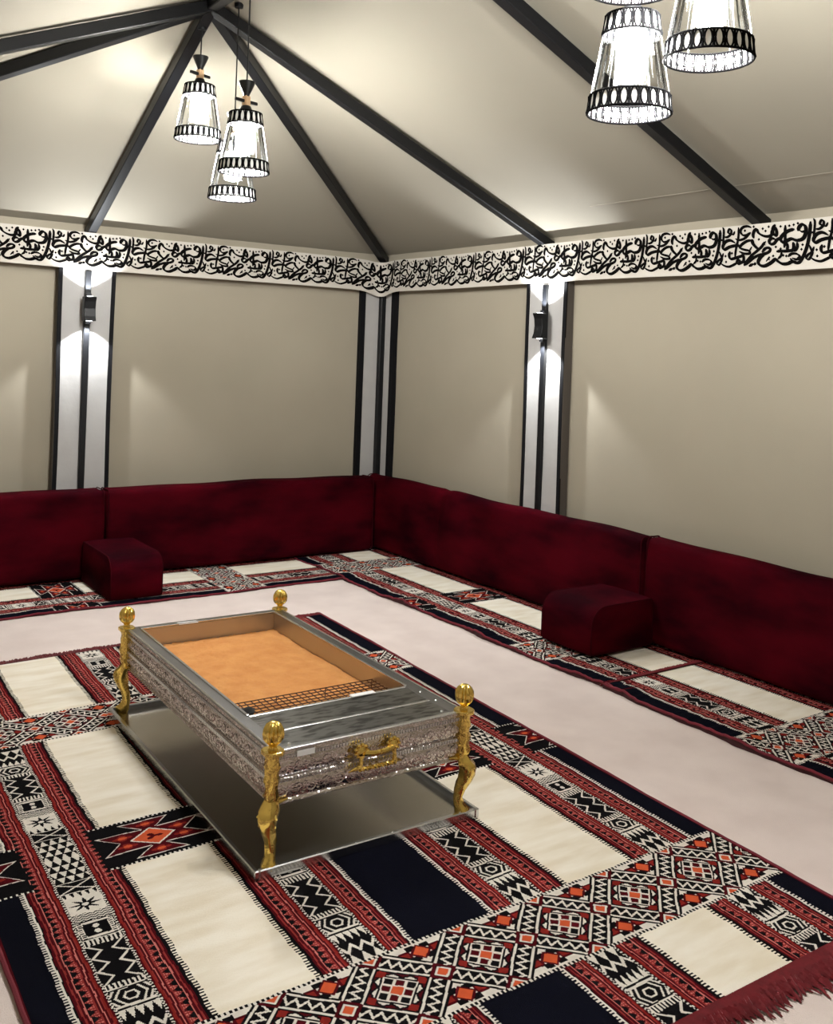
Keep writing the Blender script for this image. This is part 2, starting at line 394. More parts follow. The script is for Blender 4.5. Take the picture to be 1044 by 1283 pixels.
def catmull(P, n=6):
    P = [np.array(p, float) for p in P]; P = [2*P[0]-P[1]]+P+[2*P[-1]-P[-2]]; out = []
    for i in range(1, len(P)-2):
        for k in range(n):
            t = k/n; a, b, c, d = P[i-1:i+3]
            out.append(.5*((2*b)+(-a+c)*t+(2*a-5*b+4*c-d)*t*t+(-a+3*b-3*c+d)*t**3))
    out.append(P[-2]); return out
def verse_geo():
    V = []; F = []
    for pts, wk in STR:
        c = catmull(pts); k = len(c); o = len(V)
        for i, p in enumerate(c):
            d = c[min(i+1, k-1)]-c[max(i-1, 0)]; L = math.hypot(*d) or 1; d = d/L; nrm = np.array((-d[1], d[0]))
            ang = math.atan2(d[1], d[0]); w_ = wk*(8.3+7.0*abs(math.sin(ang+math.radians(-32))))
            e = min(i, k-1-i)/3.0; w_ *= .45+.55*min(1, e)
            V += [p+nrm*w_, p-nrm*w_]
        for i in range(k-1): F.append((o+2*i, o+2*i+1, o+2*i+3, o+2*i+2))
    for (x, y) in DOT:
        o = len(V); V += [np.array((x, y-14)), np.array((x+13, y)), np.array((x, y+14)), np.array((x-13, y))]; F.append((o, o+1, o+2, o+3))
    out = []
    for x, y in V:
        top = 78-.0814*(x-105); bot = 485-.043*(x-105)
        out.append(((x-105)/835, 1-(y-top)/(bot-top)))
    return out, F
VG, FG = verse_geo()
alif = [1.577+.505*k for k in range(-3, 4)]+[3.61, 4.17]
s0 = LL+ARC+(BY-CR)
rr = [s0-y for y in (5.67, 5.165, 4.663, 4.16, 3.667, 3.164, 2.66, 2.158, 1.656, 1.154)]
alif = [a for a in alif]+rr
for a, b in zip(alif[:-1], alif[1:]):
    mb = MB(); mb.add([band_pt(a+u*(b-a), BZ0+v*(BZ1-BZ0), .0018) for u, v in VG], FG)
    me = bpy.data.meshes.new('calligraphy_verse'); me.from_pydata(mb.v, [], mb.f); link('calligraphy_verse', me, 'ink', band)

# sconces ----------------------------------------------------------
def sconce(loc, rz, label):
    t = thing('wall_sconce', label, 'wall lamp', loc, rz, 'black up-and-down wall sconces')
    # hour-glass side profile, extruded: local -y into the room
    hz, w2, d = .077, .037, .075
    prof = [(-d, hz), (-.012, hz), (-.012, -hz), (-d, -hz), (-d*.82, -hz*.6), (-d*.74, 0), (-d*.82, hz*.6)]
    for zs_, (p0, p1) in (('a', (0, 0)),):
        mb = MB()
        mb.prism(prof, 0, -w2, w2)
        mb.build('body', 'black_steel', t, bevel=.003, seg=1)
    MB().box(-.015, .015, -.03, .004, -hz-.02, hz+.02).build('wall_bracket', 'black_steel', t)
    for s in (-1, 1):
        MB().lathe([(.016, 0), (.018, .0005), (.018, .001)], 16, (0, -.045, s*(hz+.0005)-(.001 if s < 0 else 0))).build('lens', 'led', t)
        ld = bpy.data.lights.new('sconce_beam', 'SPOT'); ld.energy = SCONCE_W; ld.spot_size = math.radians(112); ld.spot_blend = .35; ld.shadow_soft_size = .008
        ld.color = (.93, .97, 1.0)
        lo = bpy.data.objects.new('sconce_beam', ld); COL.objects.link(lo); lo.parent = t; lo.location = (0, -.05, s*(hz+.012)); lo.rotation_euler = (0 if s < 0 else PI, 0, 0)
sconce((1.824, Y1-PROT-.022, 1.70), 0, 'black up-and-down sconce shining on the end wall column')
sconce((X1-PROT-.022, 4.44, 1.69), -PI/2, 'black up-and-down sconce shining on the long wall column')

# ================================================================== RUG DESIGN
NAVY, CREAM, MAR, SAL, ORG, WHT, BLK, PNK, RDO = range(9)
def inpoly(x, y, poly):
    ins = np.zeros(x.shape, bool); n = len(poly)
    for i in range(n):
        (x1, y1), (x2, y2) = poly[i], poly[(i+1) % n]
        if y1 == y2: continue
        c = ((y1 > y) != (y2 > y)) & (x < (x2-x1)*(y-y1)/(y2-y1)+x1); ins ^= c
    return ins
STAR = [(-.08,.112),(.08,.112),(.023,.056),(.160,.062),(.10,0),(.160,-.062),(.023,-.056),(.08,-.112),(-.08,-.112),(-.023,-.056),(-.160,-.062),(-.10,0),(-.160,.062),(-.023,.056)]
tri = lambda x: np.abs((x % 1)-.5)*2          # 0..1 triangle wave, 1 at integers
def design(S, T):
    """colour index for rug coordinates (metres): S across 0..2.03, T along 0..3.33"""
    C = np.full(S.shape, NAVY, np.int8)
    o = np.abs(S-1.015)                                   # mirrored across
    side = np.where(S > 1.015, 1, -1)
    # distance along from the medallion row, mirrored at the diamond bands
    d = np.abs(T-1.4325); d = np.where(T < .43, 1.0025-(.43-T), d); d = np.where(T > 2.47, 1.0375-(T-2.47), d)
    cre = (o > .40) & (o < .65); C[cre] = CREAM
    # serrated edges
    for a, b, col, ph in ((.12, .134, WHT, 0), (.385, .402, BLK, 0), (.648, .665, BLK, 0), (.915, .930, WHT, 0)):
        m = (o > a) & (o < b); base = NAVY if col == WHT else CREAM
        C[m] = base
        edge_in = (o > a) & (o < a+.005) if (a in (.385, .915)) else (o > b-.005) & (o < b)
        C[m & ((T % .011) < .0055)] = col; C[m & edge_in] = col
    # red stripe sets: (inner edge towards the black-white column, direction)
    for e0, e1 in ((.205, .134), (.305, .385), (.74, .665), (.84, .915)):
        wd = abs(e1-e0); k = (o-e0)/(e1-e0); m = (k >= 0) & (k < 1); q = k*30
        c = np.full(S.shape, MAR, np.int8)
        c[(q < 1.6)] = BLK; c[(q < 1.6) & ((T % .013) < .0055)] = WHT
        c[(q >= 3) & (q < 5.2)] = RDO; c[(q >= 5.2) & (q < 6)] = SAL
        c[(q >= 8.2) & (q < 9.4)] = PNK
        c[(q >= 11.5) & (q < 12.7)] = SAL
        zone = (q >= 12.7) & (q < 20.5); c[zone] = MAR
        tt = (T % .026)/.026; h = (q-12.7)/7.8
        tr = (np.abs(tt-.5)*1.7 < (1-h)*.8) ; c[zone & tr] = SAL
        c[zone & tr & (np.abs((T % .0085)-.004) < .0021) & (((q*1.0) % 2.6) < 1.5)] = PNK
        c[zone & (~tr) & (h > .35)] = BLK
        c[(q >= 20.5) & (q < 21.8)] = PNK; c[(q >= 24.4) & (q < 26)] = SAL
        c[(q >= 28.6)] = BLK
        C[m] = c[m]
    # black and white motif columns
    for a, b in ((.205, .305), (.74, .84)):
        m = (o >= a) & (o < b); x = (o-a)/(b-a)*2-1; xa = np.abs(x); c = np.full(S.shape, BLK, np.int8)
        z = d < .135                                             # triangles
        row = np.floor(d/.034); f = (d % .034)/.034; px = (x*2.0+.5*(row % 2)) % 1
        c[z & (np.abs(px-.5) < .46*(1-f)*.95) & (f < .86)] = WHT
        z = (d >= .135) & (d < .195); f = (d-.135)/.06; ff = f*2-1
        c[z & ((np.abs(np.abs(ff)-xa) < .09) | (np.abs(ff) > .9))] = WHT
        z = (d >= .195) & (d < .22); f = (d-.195)/.025; c[z] = WHT
        c[z & (tri(x*2.5) > .35+f*.6)] = BLK
        z = (d >= .22) & (d < .305); f = (d-.2625)/.0425; c[z] = WHT
        rr_ = np.hypot(x*1.0, f); an = np.arctan2(f, x)
        c[z & (rr_ < .30+.55*(tri(an/(PI/4)) ** 1.6)) & (xa < .85)] = BLK; c[z & (rr_ < .18)] = WHT
        z = (d >= .305) & (d < .345); c[z] = WHT; c[z & (((d+.0022*np.sin(x*16)) % .010) < .0048)] = BLK
        z = (d >= .345) & (d < .43); f = (d-.3875)/.0425; mx = np.maximum(xa, np.abs(f))
        c[z] = WHT; c[z & (mx > .9)] = BLK; c[z & (xa > .66) & (xa < .86) & (((d) % .009) < .0045)] = BLK
        c[z & (np.abs(f) < .68) & (xa < .62)] = BLK; c[z & (((x/.16)**2+((np.abs(f)-.3)/.22)**2) < 1)] = WHT
        z = (d >= .43) & (d < .46); c[z & ((x*4.5) % 1 < .5)] = WHT; c[z & (d < .434)] = WHT
        z = (d >= .46) & (d < .63); f = (d-.46)/.17
        zg = tri(f*3.0); c[z & (np.abs(xa-(.28+.58*zg)) < .085)] = WHT
        z = (d >= .63) & (d < .655); c[z & ((x*4.5) % 1 < .5)] = WHT; c[z & (d > .651)] = WHT
        z = (d >= .66) & (d < .72); f = np.abs((d-.69)/.03); hx = np.maximum(f*.62, xa*.9+f*.30)
        c[z & (np.abs(hx-.30) < .055)] = WHT; c[z & (np.abs(hx-.66) < .055)] = WHT; c[z & (np.abs(hx-.95) < .06)] = WHT
        z = (d >= .72) & (d < .728); c[z] = WHT
        z = (d >= .735) & (d < .775); f = (d-.735)/.04; c[z & (tri(x*2.5) > f)] = WHT
        z = (d >= .775) & (d < .87); f = (d-.775)/.095
        c[z & (np.abs(f-(.18+.30*tri(x*1.5))) < .085)] = WHT; c[z & (f > .55) & ((f-.55)/.45 > 1.05*tri(x*1.5+.5))] = WHT
        edge = xa > .93; c[edge & ((T % .010) < .005)] = WHT; c[edge & ((T % .010) >= .005)] = BLK
        C[m] = c[m]
    # medallion boxes across the cream, navy and border columns
    tb = T-1.4325
    for cx, hw in ((-.525, .168), (.525, .168), (0, .15), (-1.06, .168), (1.06, .168)):
        x = (S-1.015)-cx; m = (np.abs(x) < hw) & (np.abs(tb) < .1325); c = np.full(S.shape, BLK, np.int8)
        c[np.abs(tb) > .124] = WHT; c[(np.abs(tb) > .124) & ((S % .014) < .008)] = BLK
        grow = 1.0
        st = inpoly(x, tb*1.02, STAR); st2 = inpoly(x*1.0, tb*1.02, [(u*.93, v*.93) for u, v in STAR])
        # white outline: points of the star whose near neighbourhood leaves it
        e = .0042; inner = st.copy()
        for dx, dy in ((e, 0), (-e, 0), (0, e), (0, -e)): inner &= inpoly(x+dx, tb*1.02+dy, STAR)
        c[st] = WHT; c[inner] = MAR
        for fx, fy in ((-.085, .027), (-.085, -.027), (.085, .027), (.085, -.027), (0, .083), (0, -.083)):
            u, v = (x-fx)/.030, (tb-fy)/.017; a_ = np.arctan2(v, u); r_ = np.hypot(u, v)
            fl = r_ < .55+.45*np.abs(np.cos(2*a_)); c[fl & inner] = RDO; c[fl & inner & (r_ < .45)] = ORG
        di = np.abs(x)/.070+np.abs(tb)/.056
        c[di < 1.0] = WHT; c[di < .88] = ORG
        u, v = x/.030, tb/.020; a_ = np.arctan2(v, u); r_ = np.hypot(u, v); c[(r_ < .25+.75*np.abs(np.cos(1.5*a_+.3)) ** 2) & (di < .8)] = MAR
        C[m] = c[m]
    # diamond bands
    for t0 in (.43, 2.47):
        hh = .14; m = np.abs(T-t0) < hh; v = (T-t0)/(hh*.93); c = np.full(S.shape, BLK, np.int8)
        uu = (S-1.015)/.131
        p = uu+v; q = uu-v
        ip = np.floor((p+1)/2); iq = np.floor((q+1)/2); main = (ip == iq)
        pd = (p % 2)-1; qd = (q % 2)-1                          # signed distance from the lattice lines
        P = ((p+1) % 2)-1; Q = ((q+1) % 2)-1; mxx = np.maximum(np.abs(P), np.abs(Q))
        HB = .30
        # inside the main diamonds
        ring = main & (mxx < .66) & (mxx > .45); alt = np.where(np.abs(P) > np.abs(Q), Q, P); h = (mxx-.45)/.21
        c[ring & (h > .28) & (h-.28 < .62*tri(alt*2.2+.5)-.12)] = WHT; c[ring & (h > 1.12-.62*tri(alt*2.2))] = MAR
        c[ring & (np.abs(np.abs(alt)-.52) < .10)] = RDO
        g = main & (mxx <= .45); c[g] = WHT
        gi = np.floor((P+.45)/.3); gj = np.floor((Q+.45)/.3); fi = ((P+.45) % .3)/.3; fj = ((Q+.45) % .3)/.3
        cell = g & (fi > .13) & (fi < .87) & (fj > .13) & (fj < .87)
        c[cell] = BLK; c[cell & ((gi == 1) ^ (gj == 1))] = MAR; c[g & (gi == 1) & (gj == 1)] = ORG
        # edge triangles: white ground with a red flower
        et = (~main) & (mxx < .64); c[et] = WHT
        vc = np.where(v > 0, 1, -1); fv = v-vc*.72; fu = (uu % 2)-1
        c[et & (np.abs(np.abs(fu)-.34) < .13) & (np.abs(np.abs(fv)-.02) < .10)] = MAR
        c[et & (np.abs(np.abs(fu)-.36) < .10) & (np.abs(fv) < .07)] = RDO
        c[et & (np.abs(np.abs(fu)-.16) < .10) & (np.abs(np.abs(fv)-.16) < .07)] = BLK
        fd = np.abs(fu)/.19+np.abs(fv)/.19; c[et & (fd < 1.3)] = MAR; c[et & (fd < .95)] = ORG
        # lattice bars: white-edged capsules with a white zigzag on black
        for dd, ll, oth in ((pd, q, qd), (qd, p, pd)):
            b_ = (np.abs(dd) < HB) & (np.abs(oth) >= HB*.9)
            c[b_] = BLK; c[b_ & (np.abs(dd) > .215) & (np.abs(dd) < .285)] = WHT
            c[b_ & (np.abs(dd-.125*(2*tri(ll*3.2)-1)) < .062)] = WHT
        cr = (np.abs(pd) < HB) & (np.abs(qd) < HB); c[cr] = MAR
        cu = np.maximum(np.abs(pd), np.abs(qd)); c[cr & (cu < .21)] = BLK; c[cr & (cu < .19)] = WHT; c[cr & (cu < .13)] = ORG
        # combed border of the band
        ed = np.abs(T-t0) > hh*.93; c[ed] = WHT; c[ed & ((S % .013) < .007)] = BLK
        C[m] = c[m]
    return C
def wobble(S, T):
    return S+.0035*sm(T*7, 11)*np.clip(np.minimum(S, 2.03-S)*8, 0, 1)+.0012*np.sin(T*61+S*3), T+.003*sm(S*6, 12)*np.clip(np.minimum(T, 3.33-T)*8, 0, 1)+.0010*np.sin(S*57)
def rect_mesh(name, C, cs, fmap):
    """merge equal neighbours into rectangles; fmap maps (s,t) to a point"""
    nt, ns = C.shape; open_ = {}; done = []
    for j in range(nt):
        row = C[j]; ch = np.flatnonzero(np.diff(row))+1; st = [0]+ch.tolist(); en = ch.tolist()+[ns]; cur = {}
        for a, b in zip(st, en):
            k = (a, b, int(row[a]))
            cur[k] = open_.pop(k, j)
        for k, j0 in open_.items(): done.append((k[0], k[1], j0, j, k[2]))
        open_ = cur
    for k, j0 in open_.items(): done.append((k[0], k[1], j0, nt, k[2]))
    D = np.array(done); s0_, s1_, t0_, t1_ = (D[:, i]*cs for i in range(4))
    SS = np.stack([s0_, s1_, s1_, s0_], 1).reshape(-1); TT = np.stack([t0_, t0_, t1_, t1_], 1).reshape(-1)
    P = fmap(SS, TT); me = bpy.data.meshes.new(name); n = len(D)
    me.vertices.add(n*4); me.vertices.foreach_set('co', P.astype(np.float32).reshape(-1))
    me.loops.add(n*4); me.loops.foreach_set('vertex_index', np.arange(n*4, dtype=np.int32))
    me.polygons.add(n); me.polygons.foreach_set('loop_start', np.arange(0, n*4, 4, dtype=np.int32))
    me.polygons.foreach_set('material_index', D[:, 4].astype(np.int32)); me.update(calc_edges=True)
    return me
# main rug ---------------------------------------------------------
NL, NR, FR_, FL_ = [np.array(p) for p in ((.54, 1.45), (2.57, 1.41), (2.744, 4.78), (.63, 4.68))]
ORI = np.array((1.62, 3.08))
RZ = .010
def rug_xy(s, t):
    a = (np.asarray(s)/2.03)[..., None]; b = (np.asarray(t)/3.33)[..., None]
    return NL*(1-a)*(1-b)+NR*a*(1-b)+FR_*a*b+FL_*(1-a)*b-ORI
def rug_map(s, t): return np.concatenate([rug_xy(s, t), np.full(np.shape(s)+(1,), RZ)], -1)
cs = .0025; ns, nt_ = 812, 1332
S, T = np.meshgrid((np.arange(ns)+.5)*cs, (np.arange(nt_)+.5)*cs)
Sw, Tw = wobble(S, T); CM = design(Sw, Tw)
CM[:, :4] = MAR; CM[:, -4:] = MAR; CM[:4] = MAR; CM[-6:] = MAR
rug = thing('area_rug', 'large woven rug with cream panels and red diamond bands under the fire pit', 'rug', (ORI[0], ORI[1], 0))
link('woven_face', rect_mesh('woven_face', CM, cs, rug_map), YARN, rug)
c4 = [tuple(rug_xy(s, t)) for s, t in ((0, 0), (2.03, 0), (2.03, 3.33), (0, 3.33))]
MB().prism(c4, 2, .0005, RZ-.0006).build('backing', 'backing', rug)
def edge_line(s0, t0, s1, t1, n, amp, seed):
    k = np.linspace(0, 1, n); s = s0+(s1-s0)*k; t = t0+(t1-t0)*k; wv = amp*sm(k*16, seed)
    if abs(s1-s0) < .01: s = s+wv
    else: t = t+wv
    xy = rug_xy(s, t); return [(p[0], p[1], .0075) for p in xy]
MB().tube(edge_line(0, 0, 0, 3.33, 120, .004, 21), .0065, 8).build('edge_binding', 'binding', rug, True)
MB().tube(edge_line(2.03, 0, 2.03, 3.33, 120, .005, 22), .0065, 8).build('edge_binding', 'binding', rug, True)
def fringe(parent, mapf, length, n, out, zb, seed, name='fringe', thick=.0042):
    """n tassels along k=0..1; mapf(k)->(x,y), out(k)->unit outward (x,y)"""
    r = random.Random(seed); mb = MB()
    for i in range(n):
        k = (i+r.uniform(-.3, .3))/n; k = min(1, max(0, k)); x, y = mapf(k); ox, oy = out; tx, ty = -oy, ox
        L = length*r.uniform(.55, 1.2)*(1+.25*math.sin(k*40)*math.sin(k*17)); sw = r.uniform(-1.1, 1.1)
        p0 = (x-ox*.012, y-oy*.012, zb); p1 = (x+ox*L*.35, y+oy*L*.35, zb*.8+r.uniform(0, .006)); a = sw*L*.35
        p2 = (x+ox*L*.7+tx*a*.6, y+oy*L*.7+ty*a*.6, .006+r.uniform(0, .006)); p3 = (x+ox*L+tx*a, y+oy*L+ty*a, .003)
        mb.add(*tuft([p0, p1, p2, p3], [thick, thick*1.3, thick*1.1, thick*.5]))
    o = mb.build(name, 'fringe', parent); o['kind'] = 'stuff'; return o
def tuft(pts, rs):
    V = []; F = []
    for (p, r) in zip(pts, rs):
        V += [(p[0]-r, p[1], p[2]), (p[0]+r*.5, p[1]-r*.87, p[2]), (p[0]+r*.5, p[1]+r*.87, p[2]), (p[0], p[1], p[2]+r)]
    for i in range(len(pts)-1):
        a = i*4
        for (u, v) in ((0, 1), (1, 2), (2, 0), (0, 3), (3, 2), (3, 1)): F.append((a+u, a+v, a+4+v, a+4+u))
    return V, F
fringe(rug, lambda k: rug_xy(2.03*k, 0.0), 0.078, 620, (0, -1), .008, 5, thick=.005)
fringe(rug, lambda k: rug_xy(2.03*k, 3.33), .035, 620, (0.04, 1), .008, 6, thick=.005)

# runners under the cushions (same weave) --------------------------
def runner(label, place, width, t0, t1, seed, lift, ends=(True, True), zadd=0.0):
    """place(s,t)->(x,y); s=0 is the free front edge"""
    c = .005; ns = int(width/c); nt = int((t1-t0)/c)
    Sc, Tc = np.meshgrid((np.arange(ns)+.5)*c, t0+(np.arange(nt)+.5)*c)
    CC = design(*wobble(2.03-Sc, Tc)); CC[:, :2] = MAR
    if ends[0]: CC[:3] = MAR
    if ends[1]: CC[-3:] = MAR
    Sv, Tv = np.meshgrid(np.arange(ns+1)*c, t0+np.arange(nt+1)*c)
    fall = np.exp(-(Sv/.16)**2)
    w1 = sm(Tv*9, seed); w2 = sm(Tv*5, seed+3)
    Zv = RZ+zadd+lift*fall*np.clip(w1+.25, 0, 2)+.0015*sm(Tv*8+Sv*9, seed+5)*fall
    X, Y = place(Sv-.018*fall*w2, Tv)
    bx, by = float(X.mean()), float(Y.mean())
    root = thing('floor_runner', label, 'rug', (bx, by, 0), 0, 'woven runners along the walls')
    me = grid_mesh('woven_face', X-bx, Y-by, Zv); me.polygons.foreach_set('material_index', CC.reshape(-1).astype(np.int32))
    link('woven_face', me, YARN, root)
    # skirt from the rim of the weave down to the floor
    rim = [(i, 0) for i in range(nt+1)]+[(nt, j) for j in range(1, ns+1)]+[(i, ns) for i in range(nt-1, -1, -1)]+[(0, j) for j in range(ns-1, 0, -1)]
    V = []; F = []
    for (i, j) in rim: V += [(X[i, j]-bx, Y[i, j]-by, Zv[i, j]), (X[i, j]-bx, Y[i, j]-by, .001)]
    k = len(rim); F = [(2*i, 2*i+1, (2*i+3) % (2*k), (2*i+2) % (2*k)) for i in range(k)]
    MB().add(V, F).build('backing', 'backing', root)
    MB().tube([(X[i, 0]-bx, Y[i, 0]-by, Zv[i, 0]-.002) for i in range(0, nt+1, 3)], .006, 6).build('edge_binding', 'binding', root, True)
    return root, (X, Y, Zv, bx, by)
# along the end wall: t runs with +X
runner('woven runner along the end wall under the cushions', lambda s, t: (1.6+(t-1.43)*.98, 5.455+s), .84, .35, 3.33, 31, .006)
# along the long wall, first rug from the corner: t runs towards the camera
runner('woven runner on the long wall side that starts in the corner', lambda s, t: (3.285+s, 6.13-t), .80, .0, 3.12, 32, .016, zadd=.004)
rB, (gX, gY, gZ, bx, by) = runner('woven runner on the long wall side that overlaps the corner one with a fringed end', lambda s, t: (3.275+s, 3.13-(3.33-t)), .80, 1.1, 3.33, 33, .013, zadd=.008)
nr = gX.shape[0]-1
fringe(rB, lambda k: (gX[nr, 0]-bx+.78*k, gY[nr, 0]-by-.004), .03, 260, (0, 1), .022, 9, thick=.0045)

# ================================================================== SEATING
def back_cushion(label, hx, loc, rz, seed, crease=None, hz=.272, hy=.095):
    def fn(x, y, z):
        kz = (z+hz)/(2*hz)
        y2 = y*(1-.10*kz)+.010*kz                                       # tapers upward, leans back
        amp = .006
        nx = math.sin(x*5.1+seed)*math.cos(z*7+seed*1.7)+.6*math.sin(x*11.3+z*9+seed)
        if y < 0: y2 -= amp*nx+.012*math.sin(PI*min(1, max(0, kz)))
        z2 = z+(.004*math.sin(x*4+seed)+.003*math.sin(x*9.3+seed) if z > 0 else 0)
        if crease is not None:
            g = math.exp(-((x-crease-.05*kz)/.035)**2); y2 += .014*g*(1 if y < 0 else 0); z2 -= .010*g*(kz > .8)
            y2 -= .016*max(0, 1-abs(x-crease-.25)/.25)*(1 if y < 0 else 0)*math.sin(PI*kz)
        return (x, y2, z2)
    me = rbox(hx, hy, hz, .035, int(hx*2/.035), 6, 18, fn)
    t = thing('back_cushion', label, 'cushion', loc, rz, 'burgundy velvet back cushions along the walls')
    o = link('cover', me, 'velvet', t, True); o.location = (0, 0, hz)
    # piping round both short ends
    mb = MB()
    for s in (-1, 1):
        r_ = .03; P = []
        for (cy_, cz_, a0) in ((hy-r_, hz-r_, 0), (-hy+r_, hz-r_, 90), (-hy+r_, -hz+r_, 180), (hy-r_, -hz+r_, 270)):
            for k in range(5):
                a = math.radians(a0+k*22.5); P.append(Vector(fn(s*(hx-.012), cy_+r_*math.cos(a), cz_+r_*math.sin(a)))+Vector((0, 0, hz)))
        MB().tube(P, .004, 6, closed=True).build('piping', 'velvet_piping', t, True)
    return t
CZ = .019
back_cushion('long burgundy velvet back cushion on the end wall that reaches the corner', .995, (2.935, 6.195, CZ), 0, 1.0)
back_cushion('burgundy velvet back cushion on the end wall behind the sconce column, away from the corner', .99, (.94, 6.195, CZ), 0, 2.7)
back_cushion('long burgundy velvet back cushion on the long wall that starts in the corner', 1.385, (4.010, 4.905, CZ+.005), -PI/2, 4.1, crease=-.47, hy=.056)
back_cushion('burgundy velvet back cushion on the long wall, second along from the corner', .99, (4.010, 2.515, CZ+.005), -PI/2, 5.3, hy=.056)
def armrest(label, hx, hy, hz, loc, rz):
    # local -y faces the room; its upper front edge is strongly rounded
    R = .10; r = .022
    prof = [(hy, 0), (hy, 2*hz)]
    prof = [(hy-.012, 0), (hy, .012), (hy, 2*hz-.02), (hy-.02, 2*hz)]
    for k in range(9):
        a = math.radians(90+k*90/8); prof.append((-hy+R+R*math.cos(a), 2*hz-R+R*math.sin(a)))
    prof += [(-hy, .015), (-hy+.012, 0)]
    t = thing('armrest_cushion', label, 'armrest', loc, rz, 'burgundy velvet armrest blocks')
    mb = MB(); k = len(prof); V = []; F = []
    xs = [-hx, -hx+.004, -hx+.012, -hx+.024]+list(np.linspace(-hx+.06, hx-.06, 7))+[hx-.024, hx-.012, hx-.004, hx]
    cy, cz = 0, hz
    for x in xs:
        e = max(0, .024-(hx-abs(x)))/.024; sc = 1-.055*(1-math.sqrt(max(0, 1-e*e)))
        bul = .006*(1-(x/hx)**2)
        for (y, z) in prof:
            zz = cz+(z-cz)*sc+(bul if z > hz else 0); yy = cy+(y-cy)*sc-(bul if y < 0 else 0)
            V.append((x, yy, max(0, zz)))
    for i in range(len(xs)-1):
        for j in range(k): F.append((i*k+j, i*k+(j+1) % k, (i+1)*k+(j+1) % k, (i+1)*k+j))
    F += [tuple(range(k))[::-1], tuple(range((len(xs)-1)*k, len(xs)*k))]
    mb.add(V, F).build('cover', 'velvet', t, True)
    for s in (-1, 1):
        P = [(s*(hx-.006), y*.985, hz+(z-hz)*.985) for (y, z) in prof]
        MB().tube(P, .0035, 6, closed=True).build('piping', 'velvet_piping', t, True)
armrest('burgundy velvet armrest block against the end wall cushions', .158, .285, .122, (1.945, 5.815, CZ-.004), 0)
armrest('burgundy velvet armrest block against the long wall cushions', .185, .225, .120, (3.722, 3.60, CZ+.012), -PI/2)

# ================================================================== FIRE PIT
PITL, PITR = (1.632, 3.145), -.0235
# tray it stands on
tray = thing('drip_tray', 'shallow stainless steel tray under the fire pit, resting on the rug', 'tray', (PITL[0], PITL[1], RZ), PITR)
tx, ty = .392, .708
MB().box(-tx+.004, tx-.004, -ty+.004, ty-.004, 0, .008).build('floor_sheet', 'tray_steel', tray)
for (x0, x1, y0, y1) in ((-tx, -tx+.016, -ty, ty), (tx-.016, tx, -ty, ty), (-tx+.016, tx-.016, -ty, -ty+.016), (-tx+.016, tx-.016, ty-.016, ty)):
    MB().box(x0, x1, y0, y1, 0, .030).build('rim', 'rim_steel', tray, bevel=.003, seg=1)
for k in range(6):
    for s in (-1, 1): MB().lathe([(.004, .0295), (.003, .032)], 8, (-.32+.128*k, s*(ty-.008), 0)).build('rivet', 'rim_steel', tray)
Z0 = RZ+.008
pit = thing('fire_pit', 'rectangular silver embossed fire pit on gold legs filled with sand', 'fire pit', (PITL[0], PITL[1], Z0), PITR)
bx_, by_, zb0, zb1 = .322, .668, .180, .332
# embossed side panels: moulded profile (depth, height)
def panel_profile():
    P = [(0, zb0), (.010, zb0), (.013, zb0+.004), (.010, zb0+.010)]
    def swell(z0, z1, d, n=6): return [(.007+d*math.sin(PI*k/n), z0+(z1-z0)*k/n) for k in range(n+1)]
    P += swell(zb0+.012, zb0+.062, .006)
    P += [(.012, zb0+.064), (.014, zb0+.068), (.012, zb0+.072)]
    P += swell(zb0+.074, zb0+.126, .006)
    P += [(.012, zb0+.129), (.014, zb0+.133), (.012, zb0+.138), (.010, zb1), (0, zb1)]
    return P
PP = panel_profile()
def panel(ax, sgn, half, base):
    mb = MB(); poly = [((base+d)*sgn, z) for d, z in PP]
    mb.prism(poly, 1 if ax == 0 else 0, -half, half)
    p = mb.build('side_panel', 'emboss', pit, True)
    # beaded strips standing proud of the panel
    for zz in (zb0+.068, zb0+.134):
        b = MB(); n = int(half*2/.010)
        for i in range(n):
            c = -half+(i+.5)*.010*(half*2/.010/n); q = (base+.0135)*sgn
            b.box(*((q-.002, q+.002, c-.0032, c+.0032) if ax == 0 else (c-.0032, c+.0032, q-.002, q+.002)), zz-.005, zz+.005)
        o = b.build('beading', 'rim_steel', p)
    # raised scrolls and leaves
    b = MB(); r = random.Random(int(half*100)+sgn+3)
    for zc in (zb0+.037, zb0+.100):
        n = int(half*2/.045)
        for i in range(n):
            c = -half+(i+.5)*half*2/n; fl = 1 if i % 2 else -1; pts = []
            for k in range(13):
                a = k/12*2.6*PI; rad = .018*(1-k/15); u = c+rad*math.cos(a)*fl; v = zc+rad*math.sin(a)*.95*fl; q = (base+.013)*sgn
                pts.append((q, u, v) if ax == 0 else (u, q, v))
            b.tube(pts, [.0017*(1-.05*k) for k in range(13)], 5)
            for kk in range(2):
                a = r.uniform(0, 6.28); u = c+half*.0+.022*math.cos(a); v = zc+.018*math.sin(a); u2_ = u+.010*math.cos(a+.8); v2_ = v+.008*math.sin(a+.8); q = (base+.0125)*sgn
                b.tube([(q, u, v), (q+.001*sgn, (u+u2_)/2, (v+v2_)/2), (q, u2_, v2_)] if ax == 0 else [(u, q, v), ((u+u2_)/2, q+.001*sgn, (v+v2_)/2), (u2_, q, v2_)], [.001, .0026, .0008], 5)
    o = b.build('scrollwork', 'emboss', p, True); o['kind'] = 'stuff'
panel(0, -1, by_, bx_-.0); panel(0, 1, by_, bx_-.0); panel(1, -1, bx_, by_-.0); panel(1, 1, bx_, by_-.0)
MB().box(-bx_, bx_, -by_, by_, zb0+.002, zb0+.010).build('bottom_sheet', 'steel', pit)
